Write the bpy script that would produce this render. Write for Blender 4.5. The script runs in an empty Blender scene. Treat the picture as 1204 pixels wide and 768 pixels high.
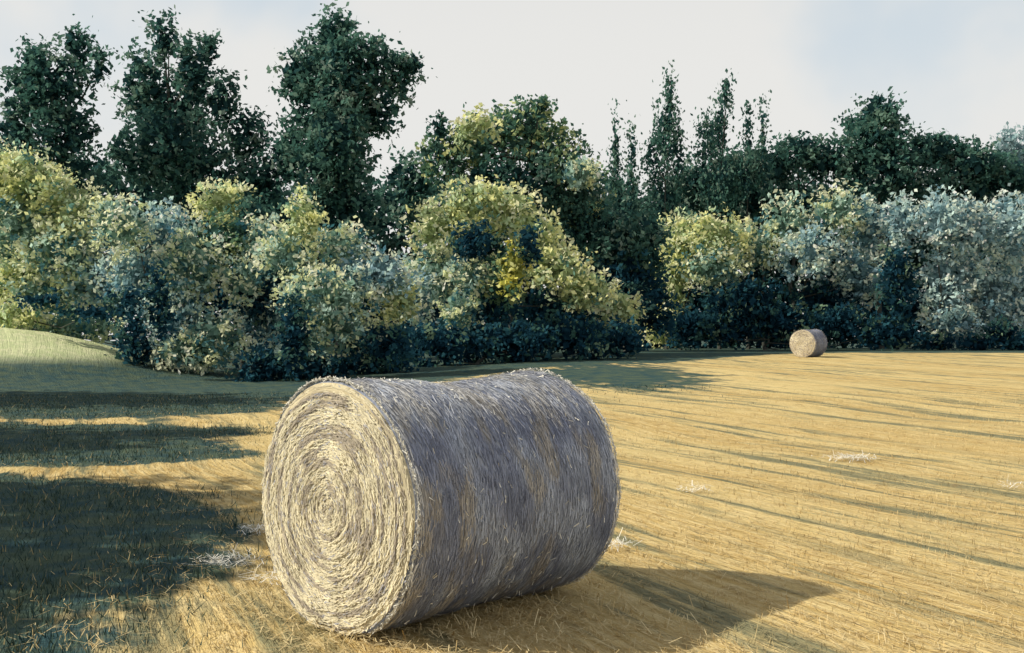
import bpy, math
import numpy as np
from mathutils import Vector, noise
rng = np.random.default_rng(7)
scene = bpy.context.scene
K = 1250.0            # focal length in image pixels; turns image coordinates into positions
EYE = 1.75

# ------------------------------------------------------------------ helpers
def sstep(a, b, x):
    t = np.clip((np.asarray(x, float)-a)/(b-a), 0, 1)
    return t*t*(3-2*t)

def ground_z(x, y):
    x = np.asarray(x, float); y = np.asarray(y, float)
    lat = sstep(-0.35, 0.10, x/np.maximum(y, 4.0))
    z = 1.06*sstep(14, 70, y)*lat
    z = z + 2.3*np.exp(-((x+23)/7.5)**2-((y-47)/6.5)**2)
    return z

def build(name, V, Q, col=None, mats=(), midx=None, smooth=False, parent=None):
    me = bpy.data.meshes.new(name)
    V = np.asarray(V, np.float32); Q = np.asarray(Q, np.int32)
    me.vertices.add(len(V)); me.vertices.foreach_set('co', V.ravel())
    me.loops.add(Q.size); me.loops.foreach_set('vertex_index', Q.ravel())
    me.polygons.add(len(Q))
    me.polygons.foreach_set('loop_start', np.arange(0, Q.size, 4, dtype=np.int32))
    me.polygons.foreach_set('loop_total', np.full(len(Q), 4, dtype=np.int32))
    for m in mats: me.materials.append(m)
    if midx is not None: me.polygons.foreach_set('material_index', np.asarray(midx, np.int32))
    me.polygons.foreach_set('use_smooth', np.full(len(Q), smooth, dtype=bool))
    me.update(calc_edges=True)
    if col is not None:
        a = me.attributes.new('Col', 'FLOAT_COLOR', 'FACE')
        c = np.ones((len(Q), 4), np.float32); c[:, :3] = col
        a.data.foreach_set('color', c.ravel())
    ob = bpy.data.objects.new(name, me)
    scene.collection.objects.link(ob)
    if parent is not None: ob.parent = parent
    return ob

def unit(v): return v/np.maximum(np.linalg.norm(v, axis=-1, keepdims=True), 1e-9)

def leaves(P, size, asp=0.6, upright=0.0):
    n = len(P)
    a = rng.normal(size=(n, 3)); a[:, 2] += upright*rng.choice([-1, 1], n)*2
    a = unit(a); b = unit(np.cross(a, rng.normal(size=(n, 3))))
    s = (size*0.5)[:, None]
    V = np.empty((n, 4, 3))
    V[:, 0] = P+a*s; V[:, 1] = P+b*s*asp+a*s*.15; V[:, 2] = P-a*s; V[:, 3] = P-b*s*asp+a*s*.2
    return V.reshape(-1, 3), np.arange(n*4).reshape(n, 4)

def tube(pts, rad, n=7):
    pts = np.asarray(pts, float); V = []; Q = []
    for i, p in enumerate(pts):
        d = pts[min(i+1, len(pts)-1)]-pts[max(i-1, 0)]; d = d/np.linalg.norm(d)
        u = np.cross(d, [0.3, 1, 0.1]); u /= np.linalg.norm(u); w = np.cross(d, u)
        for k in range(n):
            t = 2*math.pi*k/n; V.append(p+rad[i]*(math.cos(t)*u+math.sin(t)*w))
    for i in range(len(pts)-1):
        for k in range(n):
            k2 = (k+1) % n; Q.append([i*n+k, i*n+k2, (i+1)*n+k2, (i+1)*n+k])
    return np.array(V), np.array(Q)

# ------------------------------------------------------------------ materials
def newmat(name):
    m = bpy.data.materials.new(name); m.use_nodes = True
    nt = m.node_tree; nt.nodes.clear()
    out = nt.nodes.new('ShaderNodeOutputMaterial')
    return m, nt, out
def N(nt, t, **kw):
    n = nt.nodes.new(t)
    for k, v in kw.items():
        if k in n.inputs.keys(): n.inputs[k].default_value = v
        else: setattr(n, k, v)
    return n
def L(nt, a, b): nt.links.new(a, b)
def math_(nt, op, a, b=None, clamp=False):
    n = nt.nodes.new('ShaderNodeMath'); n.operation = op; n.use_clamp = clamp
    for i, v in enumerate((a, b)):
        if v is None: continue
        if isinstance(v, (int, float)): n.inputs[i].default_value = v
        else: L(nt, v, n.inputs[i])
    return n.outputs[0]
def mix_(nt, f, a, b, bt='MIX'):
    n = nt.nodes.new('ShaderNodeMix'); n.data_type = 'RGBA'; n.blend_type = bt
    for s, v in ((n.inputs[0], f), (n.inputs[6], a), (n.inputs[7], b)):
        if isinstance(v, (int, float)): s.default_value = v
        elif isinstance(v, tuple): s.default_value = (*v, 1)
        else: L(nt, v, s)
    return n.outputs[2]
def ramp_(nt, f, lo, hi):
    n = nt.nodes.new('ShaderNodeMapRange'); n.interpolation_type = 'SMOOTHSTEP'
    n.inputs[1].default_value = lo; n.inputs[2].default_value = hi
    L(nt, f, n.inputs[0]); return n.outputs[0]
def noise_(nt, vec, scale=1, detail=3, rough=0.55):
    n = nt.nodes.new('ShaderNodeTexNoise'); n.inputs['Scale'].default_value = scale
    n.inputs['Detail'].default_value = detail; n.inputs['Roughness'].default_value = rough
    if vec is not None: L(nt, vec, n.inputs['Vector'])
    return n.outputs[0]
def comb_(nt, x, y, z=0.0):
    n = nt.nodes.new('ShaderNodeCombineXYZ')
    for i, v in enumerate((x, y, z)):
        if isinstance(v, (int, float)): n.inputs[i].default_value = v
        else: L(nt, v, n.inputs[i])
    return n.outputs[0]
ROW = np.array([-0.387, 0.922]); ACR = np.array([0.922, 0.387])
def dot_(nt, v, vec):
    n = nt.nodes.new('ShaderNodeVectorMath'); n.operation = 'DOT_PRODUCT'
    L(nt, v, n.inputs[0]); n.inputs[1].default_value = vec; return n.outputs['Value']
def rowcoords(nt, P):
    warp = noise_(nt, P, 0.045, 2)
    a = math_(nt, 'ADD', dot_(nt, P, (ACR[0], ACR[1], 0)), math_(nt, 'MULTIPLY', warp, 6.0))
    return a, dot_(nt, P, (ROW[0], ROW[1], 0))
def rowtracks(nt, P, det=6):
    """weedy brown-green wheel rows running along the stubble"""
    a, b = rowcoords(nt, P)
    m1 = noise_(nt, comb_(nt, math_(nt, 'MULTIPLY', a, 1.9), math_(nt, 'MULTIPLY', b, .13)), 1, det, .72)
    m2 = noise_(nt, comb_(nt, math_(nt, 'MULTIPLY', a, .5), math_(nt, 'MULTIPLY', b, .05), 7.0), 1, 2, .5)
    return m1, math_(nt, 'MULTIPLY', ramp_(nt, m1, .49, .60), ramp_(nt, m2, .30, .50))

def col_mat(name, trans=0.3, rough=0.75, nscale=3.0, rows=False):
    m, nt, out = newmat(name)
    at = N(nt, 'ShaderNodeAttribute', attribute_name='Col')
    c0 = at.outputs['Color']
    if nscale or rows:
        geo = N(nt, 'ShaderNodeNewGeometry')
    if rows:
        _, tk = rowtracks(nt, geo.outputs['Position'], 3)
        c0 = mix_(nt, math_(nt, 'MULTIPLY', tk, .85), c0, (0.23, 0.21, 0.12))
    if nscale:
        nz = noise_(nt, geo.outputs['Position'], nscale, 1)
        v = N(nt, 'ShaderNodeHueSaturation'); L(nt, c0, v.inputs['Color'])
        L(nt, math_(nt, 'ADD', math_(nt, 'MULTIPLY', nz, 0.6), 0.70), v.inputs['Value'])
        c0 = v.outputs[0]
    bs = N(nt, 'ShaderNodeBsdfDiffuse')
    L(nt, c0, bs.inputs['Color'])
    if trans > 0:
        tr = N(nt, 'ShaderNodeBsdfTranslucent'); L(nt, c0, tr.inputs['Color'])
        mx = N(nt, 'ShaderNodeMixShader'); mx.inputs[0].default_value = trans
        L(nt, bs.outputs[0], mx.inputs[1]); L(nt, tr.outputs[0], mx.inputs[2]); L(nt, mx.outputs[0], out.inputs[0])
    else: L(nt, bs.outputs[0], out.inputs[0])
    return m
M_leaf = col_mat('leaf', 0.45, nscale=0)
M_straw = col_mat('straw_strand', 0, 0.6, 8)
M_stub = col_mat('stubble_straw', 0, 0.6, 0, True)

m, nt, out = newmat('bark'); M_bark = m
geo = N(nt, 'ShaderNodeNewGeometry')
nz = noise_(nt, geo.outputs['Position'], 6, 4)
bs = N(nt, 'ShaderNodeBsdfPrincipled', Roughness=0.9)
L(nt, mix_(nt, nz, (0.02, 0.025, 0.025), (0.08, 0.08, 0.065)), bs.inputs['Base Color'])
L(nt, bs.outputs[0], out.inputs[0])

# ground
m, nt, out = newmat('stubble_field'); M_ground = m
geo = N(nt, 'ShaderNodeNewGeometry')
P = geo.outputs['Position']
a, b = rowcoords(nt, P)
def rown(sa, sb, det=3, rg=.55):
    return noise_(nt, comb_(nt, math_(nt, 'MULTIPLY', a, sa), math_(nt, 'MULTIPLY', b, sb)), 1, det, rg)
broad = rown(0.55, 0.05); fine = rown(16, 1.3, 4, .7); grain = rown(70, 14, 3, .7)
mid, tracks = rowtracks(nt, P)
clod = noise_(nt, P, 2.3, 5, .65)
patchy = noise_(nt, P, .35, 4, .6)
c = mix_(nt, ramp_(nt, broad, .35, .65), (0.45, 0.30, 0.10), (0.60, 0.46, 0.20))
c = mix_(nt, math_(nt, 'MULTIPLY', ramp_(nt, patchy, .52, .7), .5), c, (0.42, 0.34, 0.15))
c = mix_(nt, ramp_(nt, fine, .35, .7), c, (0.68, 0.54, 0.27))
c = mix_(nt, math_(nt, 'MULTIPLY', tracks, .88), c, (0.15, 0.165, 0.105))
c = mix_(nt, math_(nt, 'MULTIPLY', ramp_(nt, clod, .56, .72), .6), c, (0.29, 0.19, 0.08))
c = mix_(nt, math_(nt, 'MULTIPLY', ramp_(nt, grain, .5, .75), .5), c, (0.21, 0.15, 0.07))
at = N(nt, 'ShaderNodeAttribute', attribute_name='grass_shade')
g1 = noise_(nt, P, 0.8, 5, .65)
gm = math_(nt, 'ADD', at.outputs['Fac'], math_(nt, 'MULTIPLY', math_(nt, 'SUBTRACT', math_(nt, 'ADD', math_(nt, 'MULTIPLY', mid, .5), math_(nt, 'MULTIPLY', g1, .5)), .5), 2.4))
gm = ramp_(nt, gm, .36, .64)
gcol = mix_(nt, ramp_(nt, noise_(nt, P, 1.7, 5, .7), .35, .65), (0.026, 0.064, 0.072), (0.075, 0.105, 0.07))  # dark blue-green: tree shade put into the colour
c = mix_(nt, gm, c, gcol)
at2 = N(nt, 'ShaderNodeAttribute', attribute_name='meadow')
c = mix_(nt, at2.outputs['Fac'], c, mix_(nt, ramp_(nt, clod, .4, .65), (0.50, 0.55, 0.30), (0.64, 0.64, 0.40)))
bs = N(nt, 'ShaderNodeBsdfPrincipled', Roughness=0.9); bs.inputs['Specular IOR Level'].default_value = 0.1
L(nt, c, bs.inputs['Base Color'])
h = math_(nt, 'ADD', math_(nt, 'MULTIPLY', fine, .06), math_(nt, 'ADD', math_(nt, 'MULTIPLY', mid, .16), math_(nt, 'MULTIPLY', grain, .02)))
bp = N(nt, 'ShaderNodeBump', Strength=0.7, Distance=1.0); L(nt, h, bp.inputs['Height']); L(nt, bp.outputs[0], bs.inputs['Normal'])
L(nt, bs.outputs[0], out.inputs[0])

# bale
def bale_mat(name, end):
    m, nt, out = newmat(name)
    tc = N(nt, 'ShaderNodeTexCoord'); sp = N(nt, 'ShaderNodeSeparateXYZ'); L(nt, tc.outputs['Object'], sp.inputs[0])
    X, Y, Z = sp.outputs
    r = math_(nt, 'SQRT', math_(nt, 'ADD', math_(nt, 'MULTIPLY', Y, Y), math_(nt, 'MULTIPLY', Z, Z)))
    rs = math_(nt, 'MAXIMUM', r, .02)
    cy = math_(nt, 'DIVIDE', Y, rs); cz = math_(nt, 'DIVIDE', Z, rs)
    q = r if end else X
    def n2(k, f, det=3, rg=.6):
        return noise_(nt, comb_(nt, math_(nt, 'MULTIPLY', cy, k), math_(nt, 'MULTIPLY', cz, k), math_(nt, 'MULTIPLY', q, f)), 1, det, rg)
    big = noise_(nt, tc.outputs['Object'], 2.2, 4, .6)
    if end:
        s1 = n2(1.2, 26, 4, .65); s2 = n2(4, 95, 3, .7)
        c = mix_(nt, ramp_(nt, big, .35, .65), (0.56, 0.48, 0.31), (0.76, 0.68, 0.48))
        c = mix_(nt, math_(nt, 'MULTIPLY', ramp_(nt, s1, .50, .66), .55), c, (0.24, 0.20, 0.16))
        c = mix_(nt, math_(nt, 'MULTIPLY', ramp_(nt, s2, .5, .7), .5), c, (0.19, 0.17, 0.16))
    else:
        s1 = n2(1.6, 6, 5, .7); s2 = n2(5, 60, 3, .7)
        c = mix_(nt, ramp_(nt, big, .35, .65), (0.24, 0.27, 0.36), (0.36, 0.39, 0.46))  # weathered grey, with the shaded side's blue put into the colour
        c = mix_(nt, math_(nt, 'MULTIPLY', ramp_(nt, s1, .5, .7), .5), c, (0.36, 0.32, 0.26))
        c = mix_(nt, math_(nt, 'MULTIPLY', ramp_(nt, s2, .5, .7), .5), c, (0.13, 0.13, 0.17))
    bs = N(nt, 'ShaderNodeBsdfPrincipled', Roughness=0.9); bs.inputs['Specular IOR Level'].default_value = 0.1
    L(nt, c, bs.inputs['Base Color'])
    bp = N(nt, 'ShaderNodeBump', Strength=0.7, Distance=0.025)
    L(nt, math_(nt, 'ADD', s1, s2), bp.inputs['Height']); L(nt, bp.outputs[0], bs.inputs['Normal'])
    L(nt, bs.outputs[0], out.inputs[0]); return m
M_end = bale_mat('bale_end', True); M_side = bale_mat('bale_side', False)

# ------------------------------------------------------------------ ground
def geom(a, b, n): return list(np.geomspace(a, b, n))
ys = [-400, -150, -60]+list(np.arange(-30, 0, 3))+list(np.arange(0, 30, .2))+list(np.arange(30, 90, .8))+geom(90, 2500, 16)
xp = list(np.arange(16, 80, 1.6))+geom(80, 2000, 12)
xs = [-v for v in xp[::-1]]+list(np.arange(-15.8, 15.9, .2))+xp
xs = np.array(xs); ys = np.array(ys)
GX, GY = np.meshgrid(xs, ys)
GZ = ground_z(GX, GY)
nzv = np.array([noise.noise(Vector((x*.35, y*.35, 0))) for x, y in zip(GX.ravel(), GY.ravel())]).reshape(GX.shape)
acr = GX*ACR[0]+GY*ACR[1]
GZ = GZ+(nzv*.03+0.012*np.sin(acr*2*np.pi/0.9+nzv*2))*(GY < 60)
nx, ny = len(xs), len(ys)
idx = np.arange(nx*ny).reshape(ny, nx)
Q = np.stack([idx[:-1, :-1], idx[:-1, 1:], idx[1:, 1:], idx[1:, :-1]], -1).reshape(-1, 4)
def grass_shade_mask(x, y):
    u = x/np.maximum(y, 3)
    # weedy headland under the trees, running from near-left to far-right
    edge = 25+23*sstep(-0.35, 0.16, u)+14*sstep(.12, .3, u)
    g = sstep(-4, 4, y-edge)
    # near-left grassy verge plus painted tree shade; stubble strips stand for sunlit gaps
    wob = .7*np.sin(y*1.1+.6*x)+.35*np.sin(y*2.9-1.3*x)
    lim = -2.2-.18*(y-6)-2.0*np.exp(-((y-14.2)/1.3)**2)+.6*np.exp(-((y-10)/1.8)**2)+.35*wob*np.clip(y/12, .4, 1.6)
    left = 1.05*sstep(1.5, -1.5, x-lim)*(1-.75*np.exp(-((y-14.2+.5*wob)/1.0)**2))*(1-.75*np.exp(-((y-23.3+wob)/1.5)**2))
    bush_shade = np.exp(-((x-3.6)/4.2)**2-((y-40)/9)**2)*1.0  # cast shadow of the bush, painted into the mask
    return np.clip(np.maximum(np.maximum(g, left), bush_shade), 0, 1.05)
gm = grass_shade_mask(GX, GY)
meadow = sstep(.7, 1.3, 2.3*np.exp(-((GX+23)/7.5)**2-((GY-47)/6.5)**2))
ground = build('ground', np.stack([GX, GY, GZ], -1).reshape(-1, 3), Q, mats=[M_ground], smooth=True)
for nm, arr in (('grass_shade', gm), ('meadow', meadow)):
    at_ = ground.data.attributes.new(nm, 'FLOAT', 'POINT'); at_.data.foreach_set('value', arr.ravel().astype(np.float32))

# stubble / loose straw
n = 80000
d = 3.8+28*rng.random(n)**1.7; uu = rng.uniform(-.56, .56, n); x = uu*d; y = d
aa = x*ACR[0]+y*ACR[1]; bb = x*ROW[0]+y*ROW[1]
aa = np.round(aa/.16)*.16+rng.normal(0, .03, n)
x = aa*ACR[0]+bb*ROW[0]; y = aa*ACR[1]+bb*ROW[1]
keep = rng.random(n) > grass_shade_mask(x, y)*.95
x, y = x[keep], y[keep]; n = len(x)
z = ground_z(x, y)
hgt = rng.uniform(.02, .055, n); lie = rng.random(n) < .6
ang = rng.uniform(0, 2*np.pi, n)
dirv = np.stack([np.cos(ang), np.sin(ang), np.zeros(n)], -1)
rowd = np.array([ROW[0], ROW[1], 0])
up = np.stack([rng.normal(0, .25, n), rng.normal(0, .25, n), np.ones(n)], -1)*hgt[:, None]
ly = unit(rowd*rng.choice([-1, 1], n)[:, None]+rng.normal(0, .5, (n, 3))*[1, 1, .12])*rng.uniform(.06, .2, n)[:, None]
stem = np.where(lie[:, None], ly, up)
B = np.stack([x, y, z+np.where(lie, .022, -.005)], -1)
wd = np.clip(.003+.00022*y, .003, .009)
W = np.where(lie[:, None], unit(np.cross(stem, np.array([0, 0, 1.]))), dirv)*wd[:, None]*.6
V = np.stack([B-W, B+W, B+stem+W*.6, B+stem-W*.6], 1).reshape(-1, 3)
t = rng.random(n)[:, None]
col = (1-t)*np.array([.44, .31, .13])+t*np.array([.70, .57, .32])
build('straw_stubble', V, np.arange(n*4).reshape(n, 4), col, [M_stub])

# verge grass blades
n = 75000
d = 4+30*rng.random(n)**1.3; uu = rng.uniform(-.62, .2, n); x = uu*d; y = d
gmk = grass_shade_mask(x, y); keep = rng.random(n) < sstep(.25, .95, gmk+rng.normal(0, .12, n))
x, y = x[keep], y[keep]; n = len(x); z = ground_z(x, y)
B = np.stack([x, y, z-.01], -1); hh = rng.uniform(.03, .09, n)
stem = np.stack([rng.normal(0, .45, n), rng.normal(0, .45, n), np.ones(n)], -1)*hh[:, None]
ang = rng.uniform(0, 2*np.pi, n); W = np.stack([np.cos(ang), np.sin(ang), 0*ang], -1)*(.004+.0002*y)[:, None]
V = np.stack([B-W, B+W, B+stem+W*.2, B+stem-W*.2], 1).reshape(-1, 3)
t = rng.random(n)[:, None]
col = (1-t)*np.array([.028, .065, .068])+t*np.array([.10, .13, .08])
dry = rng.random(n) < .08; col[dry] = np.array([.38, .31, .16])
build('verge_grass', V, np.arange(n*4).reshape(n, 4), col, [M_straw])

# ------------------------------------------------------------------ bales
def make_bale(pos, yaw, R, Ln, detail=1.0, tint=(1, 1, 1), seed=0.0):
    root = bpy.data.objects.new('round_hay_bale', None); scene.collection.objects.link(root)
    root.empty_display_size = .3
    root.location = (pos[0], pos[1], pos[2]); root.rotation_euler = (0, 0, yaw)
    nf = int(110*detail); nl = int(90*detail); ns = int(220*detail); rc = .055
    prof = []   # (x, r, zone)
    for i in range(nf): prof.append((0, (R-rc)*(i+.15)/nf, 0))
    for i in range(7): t = i/6*math.pi/2; prof.append((rc*(1-math.cos(t)), R-rc+rc*math.sin(t), 0 if i < 3 else 1))
    for i in range(1, nl): prof.append((rc+(Ln-2*rc)*i/nl, R, 1))
    for i in range(7): t = i/6*math.pi/2; prof.append((Ln-rc+rc*math.sin(t), R-rc+rc*math.cos(t), 1 if i < 4 else 2))
    for i in range(nf//3, -1, -1): prof.append((Ln, (R-rc)*(i+.15)/(nf//3+1), 2))
    def shape(x, r, th, zone):
        c, s = math.cos(th), math.sin(th); f = r/R; t = x/Ln
        nn = noise.noise(Vector((c*1.3+seed, s*1.3, x*1.6)))
        band = noise.noise(Vector((c*1.2, s*1.2+seed, x*9)))+.5*noise.noise(Vector((c*3, s*3, x*34)))
        dr = (.026*nn + (.010*band if zone == 1 else 0))*f
        if zone == 1 or zone == 2: dr += R*(-.035*math.exp(-((t-.55)/.2)**2)+.055*max(0, (t-.72)/.28)**2)*f*max(.25, s)
        dx = 0
        if zone == 0:
            ph = r/.034-th/(2*math.pi)+1.6*noise.noise(Vector((c*r*3, s*r*3, seed)))
            dx = .002*math.sin(2*math.pi*ph)+.006*noise.noise(Vector((c*2, s*2, r*26)))+.02*noise.noise(Vector((c*r*4, s*r*4, 3+seed)))
            dx -= .035*(1-f*f)
        rr = r+dr
        yy, zz = rr*c, rr*s
        zz = max(zz, -R+.045+.02*(zz+R-.045)) if zz < -R+.045 else zz
        return (x+dx, yy, zz)
    V = []
    for (x, r, zn) in prof:
        for k in range(ns): V.append(shape(x, r, 2*math.pi*k/ns, zn))
    V = np.array(V); Q = []; mi = []
    for i in range(len(prof)-1):
        zn = prof[i][2]
        for k in range(ns):
            k2 = (k+1) % ns; Q.append((i*ns+k, i*ns+k2, (i+1)*ns+k2, (i+1)*ns+k)); mi.append(1 if zn == 1 else 0)
    for base in (0, (len(prof)-1)*ns):      # close the tiny core holes
        for k in range(0, ns//2-1):
            Q.append((base+k, base+k+1, base+ns-2-k, base+ns-1-k)); mi.append(0)
    build('bale_body', V, Q, None, [M_end, M_side], mi, True, root)
    P_ = []; T_ = []; Nn = []; C_ = []; Ls = []
    nS = int(27000*detail**2); nE = int(16000*detail**2)
    for i in range(nS):
        t = rng.random(); th = rng.uniform(0, 2*math.pi); x = .01+t*(Ln-.02)
        p = shape(x, R, th, 1); nr = np.array([0, math.cos(th), math.sin(th)])
        tg = np.array([rng.normal(0, .2), -math.sin(th), math.cos(th)])
        g = noise.noise(Vector((math.cos(th)*1.6, math.sin(th)*1.6, x*6)))+.5*noise.noise(Vector((math.cos(th)*4, math.sin(th)*4, x*12)))
        g2 = noise.noise(Vector((math.cos(th)*2.1+9, math.sin(th)*2.1, x*3)))
        cw = rng.random()
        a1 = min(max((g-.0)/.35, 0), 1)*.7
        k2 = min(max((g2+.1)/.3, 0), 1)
        base = np.array([.24, .265, .355])*(1-k2)+np.array([.40, .44, .53])*k2  # strands carry the same painted shade blue over weathered grey
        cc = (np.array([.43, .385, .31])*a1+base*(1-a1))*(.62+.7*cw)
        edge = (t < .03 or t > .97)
        if (math.sin(th) > .60 and rng.random() < .8*min(1, (math.sin(th)-.6)/.2)) or edge: cc = cc*.5+np.array([.80, .79, .77])*.8*rng.random()  # pale top and rims: rim light painted into the strand colour
        off = .002+.009*rng.random()**3
        P_.append(np.array(p)+nr*off); T_.append(tg+nr*rng.normal(0, .04)); Nn.append(nr); C_.append(cc); Ls.append(rng.uniform(.03, .12))
    for i in range(nE):
        r = R*math.sqrt(rng.random())*.985; th = rng.uniform(0, 2*math.pi)
        p = shape(0, min(r, R-.05), th, 0)
        p = (p[0]+(.012 if r > R-.05 else 0), r*math.cos(th), max(r*math.sin(th), -R+.03))
        nr = np.array([-1., 0, 0]); tg = np.array([0, -math.sin(th), math.cos(th)])+np.array([0, math.cos(th), math.sin(th)])*rng.normal(0, .24)
        g = noise.noise(Vector((math.cos(th)*1.3, math.sin(th)*1.3, r*26)))
        cc = (np.array([.86, .78, .57]) if g > -.16 else np.array([.48, .42, .34]))*(.65+.4*rng.random())
        if rng.random() < .08: cc = np.array([.40, .40, .44])
        P_.append(np.array(p)+nr*(.002+.009*rng.random()**3)); T_.append(tg+nr*rng.normal(0, .05)); Nn.append(nr); C_.append(cc); Ls.append(rng.uniform(.015, .055)*(.4+r/R))
    for i in range(int(3000*detail**2)):   # fuzz on rims and top
        th = rng.uniform(0, 2*math.pi); e = rng.random()
        x = 0.02 if e < .45 else (Ln-.02 if e < .7 else rng.uniform(0, Ln))
        p = shape(x, R, th, 1)
        if p[2] < -R+.08: continue
        nr = np.array([0, math.cos(th), math.sin(th)])
        tg = np.array([rng.normal(0, .5), -math.sin(th), math.cos(th)])*rng.choice([-1, 1])+nr*rng.uniform(.1, .9)
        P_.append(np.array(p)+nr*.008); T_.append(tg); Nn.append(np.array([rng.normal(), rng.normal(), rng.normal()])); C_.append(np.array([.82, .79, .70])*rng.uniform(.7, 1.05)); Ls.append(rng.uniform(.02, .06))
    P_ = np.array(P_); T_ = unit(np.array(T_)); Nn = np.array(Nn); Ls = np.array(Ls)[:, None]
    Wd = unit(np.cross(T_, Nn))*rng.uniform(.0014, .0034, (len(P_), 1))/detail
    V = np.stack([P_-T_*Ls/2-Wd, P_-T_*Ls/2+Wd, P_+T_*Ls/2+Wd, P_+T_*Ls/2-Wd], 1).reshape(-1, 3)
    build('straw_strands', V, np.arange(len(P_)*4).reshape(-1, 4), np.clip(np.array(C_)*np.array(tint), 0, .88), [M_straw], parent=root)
    return root
ax = np.array([.694, .72])
make_bale((-1.08, 6.36, .745), math.atan2(ax[1], ax[0]), .75, 1.82, 1.0)
bx, by = 350/K*55, 55.0
make_bale((bx-.55, by-.6, float(ground_z(bx, by))+.70), math.radians(48), .72, 1.35, .4, (.72, .70, .75), 5.0)

# straw litter round the bale and small pale heaps added in place of white paper flecks
xs_ = []; ys_ = []; zs_ = []; cs_ = []
n = 4500
xs_.append(-.45+ax[0]*rng.uniform(-1.1, 1.1, n)+(ax[1])*rng.normal(0, .62, n)); ys_.append(7.0+ax[1]*rng.uniform(-1.1, 1.1, n)-ax[0]*rng.normal(0, .62, n))
zs_.append(.03+.03*rng.random(n)); t = rng.random(n)[:, None]; cs_.append((1-t)*np.array([.42, .30, .13])+t*np.array([.75, .62, .36]))
for hx, hy, hr, hn in ((-2.15, 8.2, .10, 150), (-2.3, 9.6, .08, 90), (4.9, 15.4, .13, 280), (2.1, 12.2, .07, 80), (.85, 8.9, .06, 80), (-1.75, 7.6, .07, 60), (5.9, 12.5, .07, 50)):
    xs_.append(hx+rng.normal(0, hr*1.3, hn)); ys_.append(hy+rng.normal(0, hr, hn)); zs_.append(.03+float(ground_z(hx, hy))+.06*rng.random(hn)); cs_.append(np.array([.88, .85, .76])*rng.uniform(.8, 1., (hn, 1)))
x = np.concatenate(xs_); y = np.concatenate(ys_); z = np.concatenate(zs_); col = np.vstack(cs_); n = len(x)
stem = np.stack([rng.normal(0, 1, n), rng.normal(0, 1, n), rng.normal(0, .22, n)], -1); stem = unit(stem)*rng.uniform(.04, .14, n)[:, None]
B = np.stack([x, y, z], -1); W = unit(np.cross(stem, [0, 0, 1.]))*(.0022+.00025*np.maximum(y-7, 0))[:, None]
V = np.stack([B-W, B+W, B+stem+W, B+stem-W], 1).reshape(-1, 3)
build('loose_straw', V, np.arange(n*4).reshape(n, 4), col, [M_straw])

# ------------------------------------------------------------------ trees
PAL = {  # pale shrub palettes: sunlit highlights painted into the leaf colour
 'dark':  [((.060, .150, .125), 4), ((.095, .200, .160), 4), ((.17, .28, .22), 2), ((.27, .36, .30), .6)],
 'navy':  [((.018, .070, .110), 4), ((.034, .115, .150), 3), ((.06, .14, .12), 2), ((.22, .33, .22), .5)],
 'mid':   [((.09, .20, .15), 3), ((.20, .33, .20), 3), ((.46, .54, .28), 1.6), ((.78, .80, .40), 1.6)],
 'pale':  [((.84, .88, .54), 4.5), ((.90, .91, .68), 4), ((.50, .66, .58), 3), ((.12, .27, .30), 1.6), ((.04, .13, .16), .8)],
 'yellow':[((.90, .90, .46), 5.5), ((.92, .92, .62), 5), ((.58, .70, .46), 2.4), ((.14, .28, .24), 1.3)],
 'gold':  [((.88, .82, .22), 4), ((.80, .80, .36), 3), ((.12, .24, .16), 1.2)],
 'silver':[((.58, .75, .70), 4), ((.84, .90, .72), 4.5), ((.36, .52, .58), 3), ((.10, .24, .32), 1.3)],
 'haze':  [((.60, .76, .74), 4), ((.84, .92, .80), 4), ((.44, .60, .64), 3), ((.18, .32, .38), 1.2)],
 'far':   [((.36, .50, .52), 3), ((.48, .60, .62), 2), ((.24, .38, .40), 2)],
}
INNER_SHADE = {'dark': (.030, .085, .088), 'navy': (.013, .050, .080), 'mid': (.07, .15, .13), 'pale': (.24, .38, .32), 'yellow': (.42, .50, .27),
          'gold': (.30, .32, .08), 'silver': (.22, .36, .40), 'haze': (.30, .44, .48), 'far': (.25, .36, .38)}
def crown(C, rad, pal, leaf, cover=3.0, clump=0.2, up=0.0, wisp=False):
    rad = np.array(rad); A = math.pi*rad[0]*rad[2]
    la = .36*leaf*leaf
    nl = int(cover*A/la)
    cr = max(clump*float(np.cbrt(rad.prod())), leaf*1.5)
    nc = max(int(2.6*A/(cr*cr*1.6)), 5)
    D = unit(rng.normal(size=(nc, 3))); rr = rng.uniform(.62, 1.04, (nc, 1))
    CC = C+D*rad*rr
    cols = np.array([p[0] for p in PAL[pal]]); w = np.array([p[1] for p in PAL[pal]], float); w /= w.sum()
    ci = rng.choice(len(cols), nc, p=w)
    ccol = cols[ci]*rng.uniform(.85, 1.15, (nc, 1))
    csz = cr*rng.uniform(.45, 1.3, nc)
    k = rng.integers(0, nc, nl)
    Pp = CC[k]+rng.normal(size=(nl, 3))*csz[k][:, None]*np.array([.6, .6, .5 if not wisp else 1.0])
    colr = ccol[k]*rng.uniform(.8, 1.15, (nl, 1))
    sz = leaf*rng.uniform(.45, 1.4, nl)
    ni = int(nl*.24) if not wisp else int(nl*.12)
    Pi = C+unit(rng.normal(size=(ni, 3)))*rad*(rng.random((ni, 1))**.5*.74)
    colI = np.array(INNER_SHADE[pal])*rng.uniform(.6, 1.4, (ni, 1))  # inner leaves darker: crown shade painted into their colour
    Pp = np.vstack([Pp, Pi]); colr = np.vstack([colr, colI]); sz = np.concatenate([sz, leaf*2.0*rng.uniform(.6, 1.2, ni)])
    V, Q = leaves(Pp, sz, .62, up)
    return V, Q, np.clip(colr, 0, .93)

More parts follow.
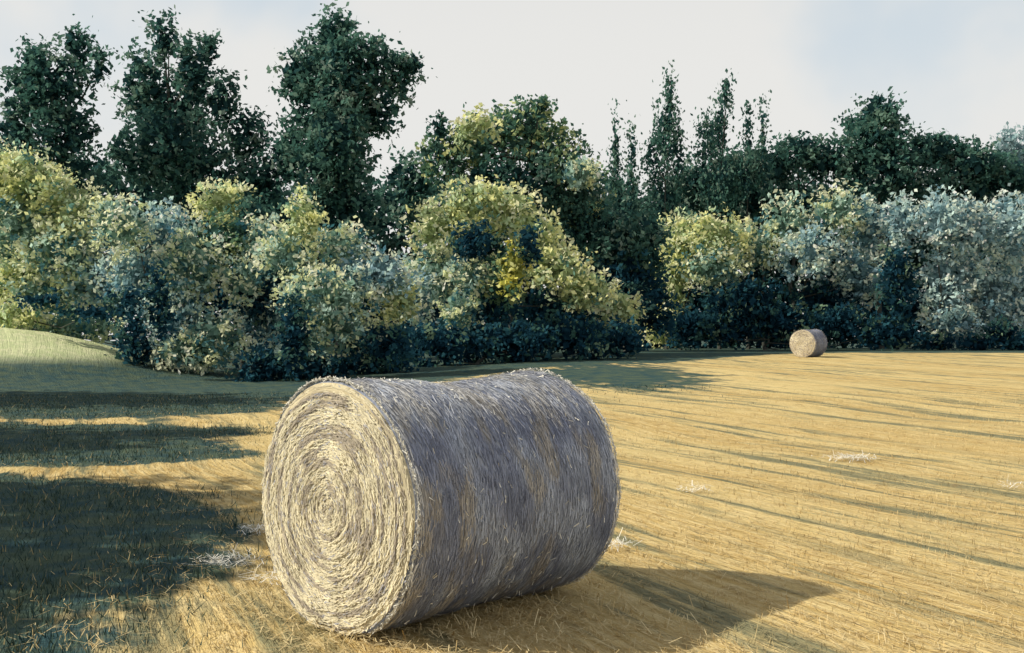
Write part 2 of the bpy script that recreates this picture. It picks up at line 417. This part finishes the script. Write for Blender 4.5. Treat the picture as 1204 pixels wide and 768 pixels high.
def tree(name, dist, trunk, lobes, leaf_u=5.0, cover=3.0, up=0., wisp=False, trunk_r=None, world=False, depth=.8):
    """lobes: (h, e, rh, rv, palette[, depth shift m]) - image pixel coordinates unless world (602 = due ahead, 400 = eye level)"""
    Vs = []; Qs = []; Cs = []; Ms = []; o = 0
    def add(V, Q, c, mi):
        nonlocal o
        Vs.append(V); Qs.append(Q+o); Cs.append(c); Ms.append(np.full(len(Q), mi)); o += len(V)
    cents = []
    for lb in lobes:
        h, e, rh, rv, pal = lb[:5]; dd = dist+(lb[5] if len(lb) > 5 else rng.uniform(-1.2, 1.2))
        if world: C = np.array([h, dist+(lb[5] if len(lb) > 5 else 0), e]); R3 = (rh, rh, rv); leaf = leaf_u
        else:
            C = np.array([(h-602)/K*dd, dd, EYE+(400-e)/K*dd]); s = dd/K
            R3 = (rh*s, depth*.5*(rh+min(rv, rh*1.3))*s, rv*s); leaf = leaf_u*s
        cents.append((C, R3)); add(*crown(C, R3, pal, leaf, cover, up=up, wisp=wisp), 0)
    tx = trunk if world else (trunk-602)/K*dist
    gz = float(ground_z(tx, dist))-.1
    top = max(c[2] for c, r in cents); tr = trunk_r or max(.10, (top-gz)*.014)
    topc = max(cents, key=lambda q: q[0][2])[0]
    pts = [np.array([tx, dist, gz])]
    for i in range(1, 7):
        f = i/6; pts.append(np.array([tx+(topc[0]-tx)*f**2+rng.normal(0, .12), dist+.4+(topc[1]-dist)*f**2+rng.normal(0, .12), gz+(top-gz)*f]))
    V, Q = tube(pts, [tr*(1.35 if i == 0 else 1)*(1-.92*i/6) for i in range(7)]); add(V, Q, np.full((len(Q), 3), .08), 1)
    for C, R3 in cents:
        f = np.clip((C[2]-R3[2]*.6-gz)/(top-gz), .08, .8); j = f*6; i0 = int(j); st = pts[i0]+(pts[min(i0+1, 6)]-pts[i0])*(j-i0)
        mid_ = (st+C)/2+np.array([0, 0, -.08*np.linalg.norm(C-st)])+rng.normal(0, .1, 3)
        V, Q = tube([st, mid_, C+(C-mid_)*.3], [tr*.35, tr*.22, tr*.06], 6); add(V, Q, np.full((len(Q), 3), .08), 1)
    return build(name, np.vstack(Vs), np.vstack(Qs), np.vstack(Cs), [M_leaf, M_bark], np.concatenate(Ms))

# tall dark trees at the back
tree('oak_tree', 60, 60, [(62,100,46,48,'dark'),(28,115,32,40,'dark'),(88,55,20,32,'dark'),(36,72,22,28,'dark'),(114,80,14,24,'dark'),(75,155,46,38,'dark'),(15,160,30,30,'dark'),(60,205,64,46,'dark')], 6.6, cover=2.5)
tree('oak_tree', 63, 215, [(190,48,20,36,'dark'),(165,100,30,46,'dark'),(228,85,26,48,'dark'),(200,130,58,52,'dark'),(262,120,22,38,'dark'),(290,158,26,36,'dark'),(235,200,76,56,'dark'),(160,185,36,44,'dark'),(245,58,12,24,'dark'),(305,215,36,40,'dark'),(195,165,40,44,'dark',-3)], 6.6, cover=2.5)
tree('oak_tree', 60, 398, [(395,42,28,38,'dark'),(356,88,34,36,'dark'),(428,76,42,42,'dark'),(466,88,28,34,'dark'),(388,130,60,48,'dark'),(440,130,38,34,'dark'),(388,190,56,54,'dark'),(400,245,58,50,'dark'),(372,62,24,28,'dark'),(485,75,13,16,'dark'),(400,90,34,50,'dark',-2),(395,160,40,50,'dark',-3),(345,180,34,40,'dark')], 6.6, cover=2.9)
tree('ash_tree', 68, 600, [(570,165,52,40,'mid'),(615,150,40,36,'mid'),(520,185,34,34,'mid'),(650,185,48,42,'mid'),(600,225,95,50,'dark'),(636,128,12,18,'mid'),(680,225,44,44,'mid'),(516,150,10,22,'dark'),(560,152,28,20,'yellow',-4),(480,220,36,44,'dark'),(690,270,70,45,'dark'),(680,205,26,24,'pale',-3)], 6.2, cover=2.7)
# poplars: narrow wispy spires
for tx, lob in ((724, [(724,175,5,62,'dark'),(724,225,9,50,'dark')]), (743, [(743,185,5,50,'dark'),(743,235,9,50,'dark')]),
                (784, [(788,115,6,40,'dark'),(783,155,12,46,'dark'),(772,185,15,48,'dark'),(797,175,9,50,'dark'),(783,245,24,45,'dark')]),
                (846, [(854,112,6,34,'dark'),(846,150,13,38,'dark'),(830,170,14,38,'dark'),(845,215,28,40,'dark')]),
                (880, [(880,155,5,44,'dark'),(876,205,14,36,'dark')]), (899, [(899,155,4,42,'dark'),(899,200,10,36,'dark')])):
    tree('poplar_tree', 80, tx, lob, 4.4, 2.2, up=.9, wisp=True, trunk_r=.12)
tree('oak_tree', 84, 1035, [(1036,132,28,26,'dark'),(1012,150,24,20,'dark'),(1032,165,42,28,'dark'),(1040,200,66,38,'dark'),(1085,178,28,24,'dark')], 6.2, cover=3.2)
tree('lime_tree', 84, 935, [(942,178,32,24,'dark'),(910,195,36,26,'dark'),(868,205,44,30,'dark'),(975,190,38,26,'dark'),(825,220,46,34,'dark'),(900,240,100,34,'dark')], 6.2, cover=3.2)
tree('lime_tree', 84, 1140, [(1110,178,34,26,'dark'),(1145,192,40,28,'dark'),(1125,225,70,34,'dark'),(1185,210,44,30,'dark')], 6.2, cover=3.2)
tree('lime_tree', 100, 1190, [(1188,178,22,28,'far'),(1230,180,40,40,'far')], 5, cover=2.8)
# holly thicket closing the gap between the two runs of bushes
tree('holly_bush', 66, 735, [(720,285,40,44,'dark'),(760,290,34,44,'dark'),(735,335,46,44,'navy'),(765,365,34,36,'navy')], 6.4, 2.8)
# distant mass of woodland closing the gaps
lob = []
for h in range(-220, 1440, 56):
    base = np.interp(h, [0, 130, 300, 430, 500, 700, 800, 1204], [205, 220, 230, 260, 240, 255, 240, 240])
    lob += [(h, base+rng.uniform(-6, 10), 48, 38, 'dark'), (h+24, base+62, 54, 48, 'dark'), (h, base+128, 60, 58, 'navy')]
tree('woodland', 90, 602, lob, 9, 2.2)

# lighter shrubs / willows in front
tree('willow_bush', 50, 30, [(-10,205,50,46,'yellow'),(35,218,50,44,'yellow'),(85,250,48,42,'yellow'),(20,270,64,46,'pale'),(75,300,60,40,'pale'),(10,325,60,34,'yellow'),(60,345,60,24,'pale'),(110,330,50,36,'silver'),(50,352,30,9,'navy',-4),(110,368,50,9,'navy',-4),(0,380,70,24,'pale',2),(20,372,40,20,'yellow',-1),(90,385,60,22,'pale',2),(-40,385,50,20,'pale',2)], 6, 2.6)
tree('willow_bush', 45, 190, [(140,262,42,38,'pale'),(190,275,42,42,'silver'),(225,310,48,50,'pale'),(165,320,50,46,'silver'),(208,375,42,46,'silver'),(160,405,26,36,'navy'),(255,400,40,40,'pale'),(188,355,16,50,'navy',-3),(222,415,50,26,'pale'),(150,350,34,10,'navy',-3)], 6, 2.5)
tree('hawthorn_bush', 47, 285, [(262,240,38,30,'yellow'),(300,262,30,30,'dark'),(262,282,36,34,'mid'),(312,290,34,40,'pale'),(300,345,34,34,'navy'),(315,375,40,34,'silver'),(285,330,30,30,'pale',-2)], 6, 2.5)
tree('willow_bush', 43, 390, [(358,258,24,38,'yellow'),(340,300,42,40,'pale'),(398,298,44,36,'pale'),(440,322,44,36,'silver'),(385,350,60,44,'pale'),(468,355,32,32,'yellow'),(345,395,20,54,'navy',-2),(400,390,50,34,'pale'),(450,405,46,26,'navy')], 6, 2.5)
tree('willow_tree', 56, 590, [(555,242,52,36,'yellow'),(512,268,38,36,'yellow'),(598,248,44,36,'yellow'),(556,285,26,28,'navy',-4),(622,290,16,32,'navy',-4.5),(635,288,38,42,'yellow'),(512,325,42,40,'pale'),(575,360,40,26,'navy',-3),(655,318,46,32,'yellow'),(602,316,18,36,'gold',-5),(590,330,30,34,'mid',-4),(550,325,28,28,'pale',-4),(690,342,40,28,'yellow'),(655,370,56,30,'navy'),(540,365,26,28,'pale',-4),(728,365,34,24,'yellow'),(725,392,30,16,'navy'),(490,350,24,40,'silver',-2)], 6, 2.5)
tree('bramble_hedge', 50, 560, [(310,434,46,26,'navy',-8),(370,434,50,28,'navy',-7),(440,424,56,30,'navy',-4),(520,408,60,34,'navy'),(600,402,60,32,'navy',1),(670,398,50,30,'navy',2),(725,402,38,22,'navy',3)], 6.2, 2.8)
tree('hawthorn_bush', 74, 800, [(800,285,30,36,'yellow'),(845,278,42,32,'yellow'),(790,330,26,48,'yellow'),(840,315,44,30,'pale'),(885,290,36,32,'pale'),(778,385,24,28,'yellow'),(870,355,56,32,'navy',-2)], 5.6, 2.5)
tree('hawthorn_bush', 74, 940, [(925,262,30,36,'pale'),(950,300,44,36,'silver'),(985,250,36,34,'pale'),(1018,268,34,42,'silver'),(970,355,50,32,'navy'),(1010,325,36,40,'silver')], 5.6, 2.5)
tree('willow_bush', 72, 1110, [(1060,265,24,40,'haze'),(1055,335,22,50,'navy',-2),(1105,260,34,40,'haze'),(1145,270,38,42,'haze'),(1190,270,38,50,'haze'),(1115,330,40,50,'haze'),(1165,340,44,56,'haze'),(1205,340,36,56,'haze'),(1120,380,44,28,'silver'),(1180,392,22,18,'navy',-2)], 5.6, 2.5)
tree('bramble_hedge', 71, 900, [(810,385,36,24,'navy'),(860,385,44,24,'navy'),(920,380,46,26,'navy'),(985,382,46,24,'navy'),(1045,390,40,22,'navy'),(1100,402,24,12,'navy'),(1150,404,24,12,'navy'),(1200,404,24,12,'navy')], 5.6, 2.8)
# trees standing left of the viewpoint; their shade falls over the verge
tree('field_maple_tree', 10.6, -12.8, [(-12.8,5.0,2.6,2.3,'mid'),(-11.4,7.0,1.5,1.3,'mid',-.6),(-12,5.8,1.5,1.3,'mid',1.2),(-13.4,3.4,2.6,1.9,'mid',-.8),(-11.6,4.6,1.7,1.5,'mid',-1.7),(-12.4,3.2,1.8,1.5,'mid',1.6)], .40, 2.4, world=True)
tree('field_maple_tree', 18.8, -15.6, [(-15.6,5.0,2.2,2.0,'mid',.3),(-14.6,6.8,1.2,1.1,'mid',.8),(-15,5.4,1.3,1.1,'mid',-1.3),(-16,3.2,2.0,1.7,'mid',1),(-15.4,2.4,1.8,1.4,'mid',-.6)], .42, 2.3, world=True)
tree('field_maple_tree', 30, -22, [(-22,6,3.2,2.8,'mid'),(-21,9,2.4,2.2,'mid'),(-20.4,6.8,1.8,1.7,'mid',2.6),(-22.5,3.4,3.2,2.2,'mid',1),(-22,3.6,2.6,2.0,'mid',-2.2),(-23,6,2.8,2.4,'mid',3)], .50, 2.4, world=True)
tree('field_maple_tree', 7.3, -9.8, [(-9.9,3.4,1.7,1.6,'mid'),(-9.3,4.7,1.0,.9,'mid',.5),(-9.6,4.2,1.0,.9,'mid',-.8),(-10,2.0,1.6,1.2,'mid',.2)], .34, 2.5, world=True)

# ------------------------------------------------------------------ light and sky
EL = math.radians(38); AZ = math.atan2(-.99, -.03)
p3 = Vector((math.sin(AZ)*math.cos(EL), math.cos(AZ)*math.cos(EL), math.sin(EL)))
sl = bpy.data.lights.new('sun', 'SUN'); sl.energy = 5.0; sl.angle = math.radians(.8); sl.color = (1, .925, .76)
so = bpy.data.objects.new('sun', sl); scene.collection.objects.link(so)
so.rotation_euler = (-p3).to_track_quat('-Z', 'Y').to_euler(); so.location = (-20, 5, 20)
w = bpy.data.worlds.new('World'); scene.world = w; w.use_nodes = True
nt = w.node_tree; nt.nodes.clear()
out = nt.nodes.new('ShaderNodeOutputWorld'); bg = nt.nodes.new('ShaderNodeBackground'); bg.inputs[1].default_value = .1
sky = nt.nodes.new('ShaderNodeTexSky'); sky.sky_type = 'NISHITA'; sky.sun_disc = False
sky.sun_elevation = EL; sky.sun_rotation = AZ; sky.dust_density = 2.0
tc = nt.nodes.new('ShaderNodeTexCoord'); sp = nt.nodes.new('ShaderNodeSeparateXYZ'); L(nt, tc.outputs['Generated'], sp.inputs[0])
haze = ramp_(nt, sp.outputs[2], .85, .22)
cl = noise_(nt, tc.outputs['Generated'], 2.2, 5, .55)
thin = math_(nt, 'MULTIPLY', ramp_(nt, cl, .48, .64), ramp_(nt, sp.outputs[2], .08, .3))
f = math_(nt, 'SUBTRACT', math_(nt, 'ADD', math_(nt, 'MULTIPLY', haze, .6), .38), math_(nt, 'MULTIPLY', thin, .10), True)
blue = mix_(nt, math_(nt, 'MULTIPLY', thin, .8), (8.2, 8.15, 7.9), (6.5, 7.5, 8.2))
L(nt, mix_(nt, f, sky.outputs[0], blue), bg.inputs[0]); L(nt, bg.outputs[0], out.inputs[0])

cam = bpy.data.cameras.new('camera'); co = bpy.data.objects.new('camera', cam); scene.collection.objects.link(co)
cam.sensor_width = 36; cam.lens = 36*K/1204; cam.clip_end = 5000
co.location = (0, 0, EYE); co.rotation_euler = (math.radians(90)+math.atan(16/K), 0, 0)
scene.camera = co
scene.view_settings.view_transform = 'Standard'; scene.view_settings.look = 'None'; scene.view_settings.exposure = 0
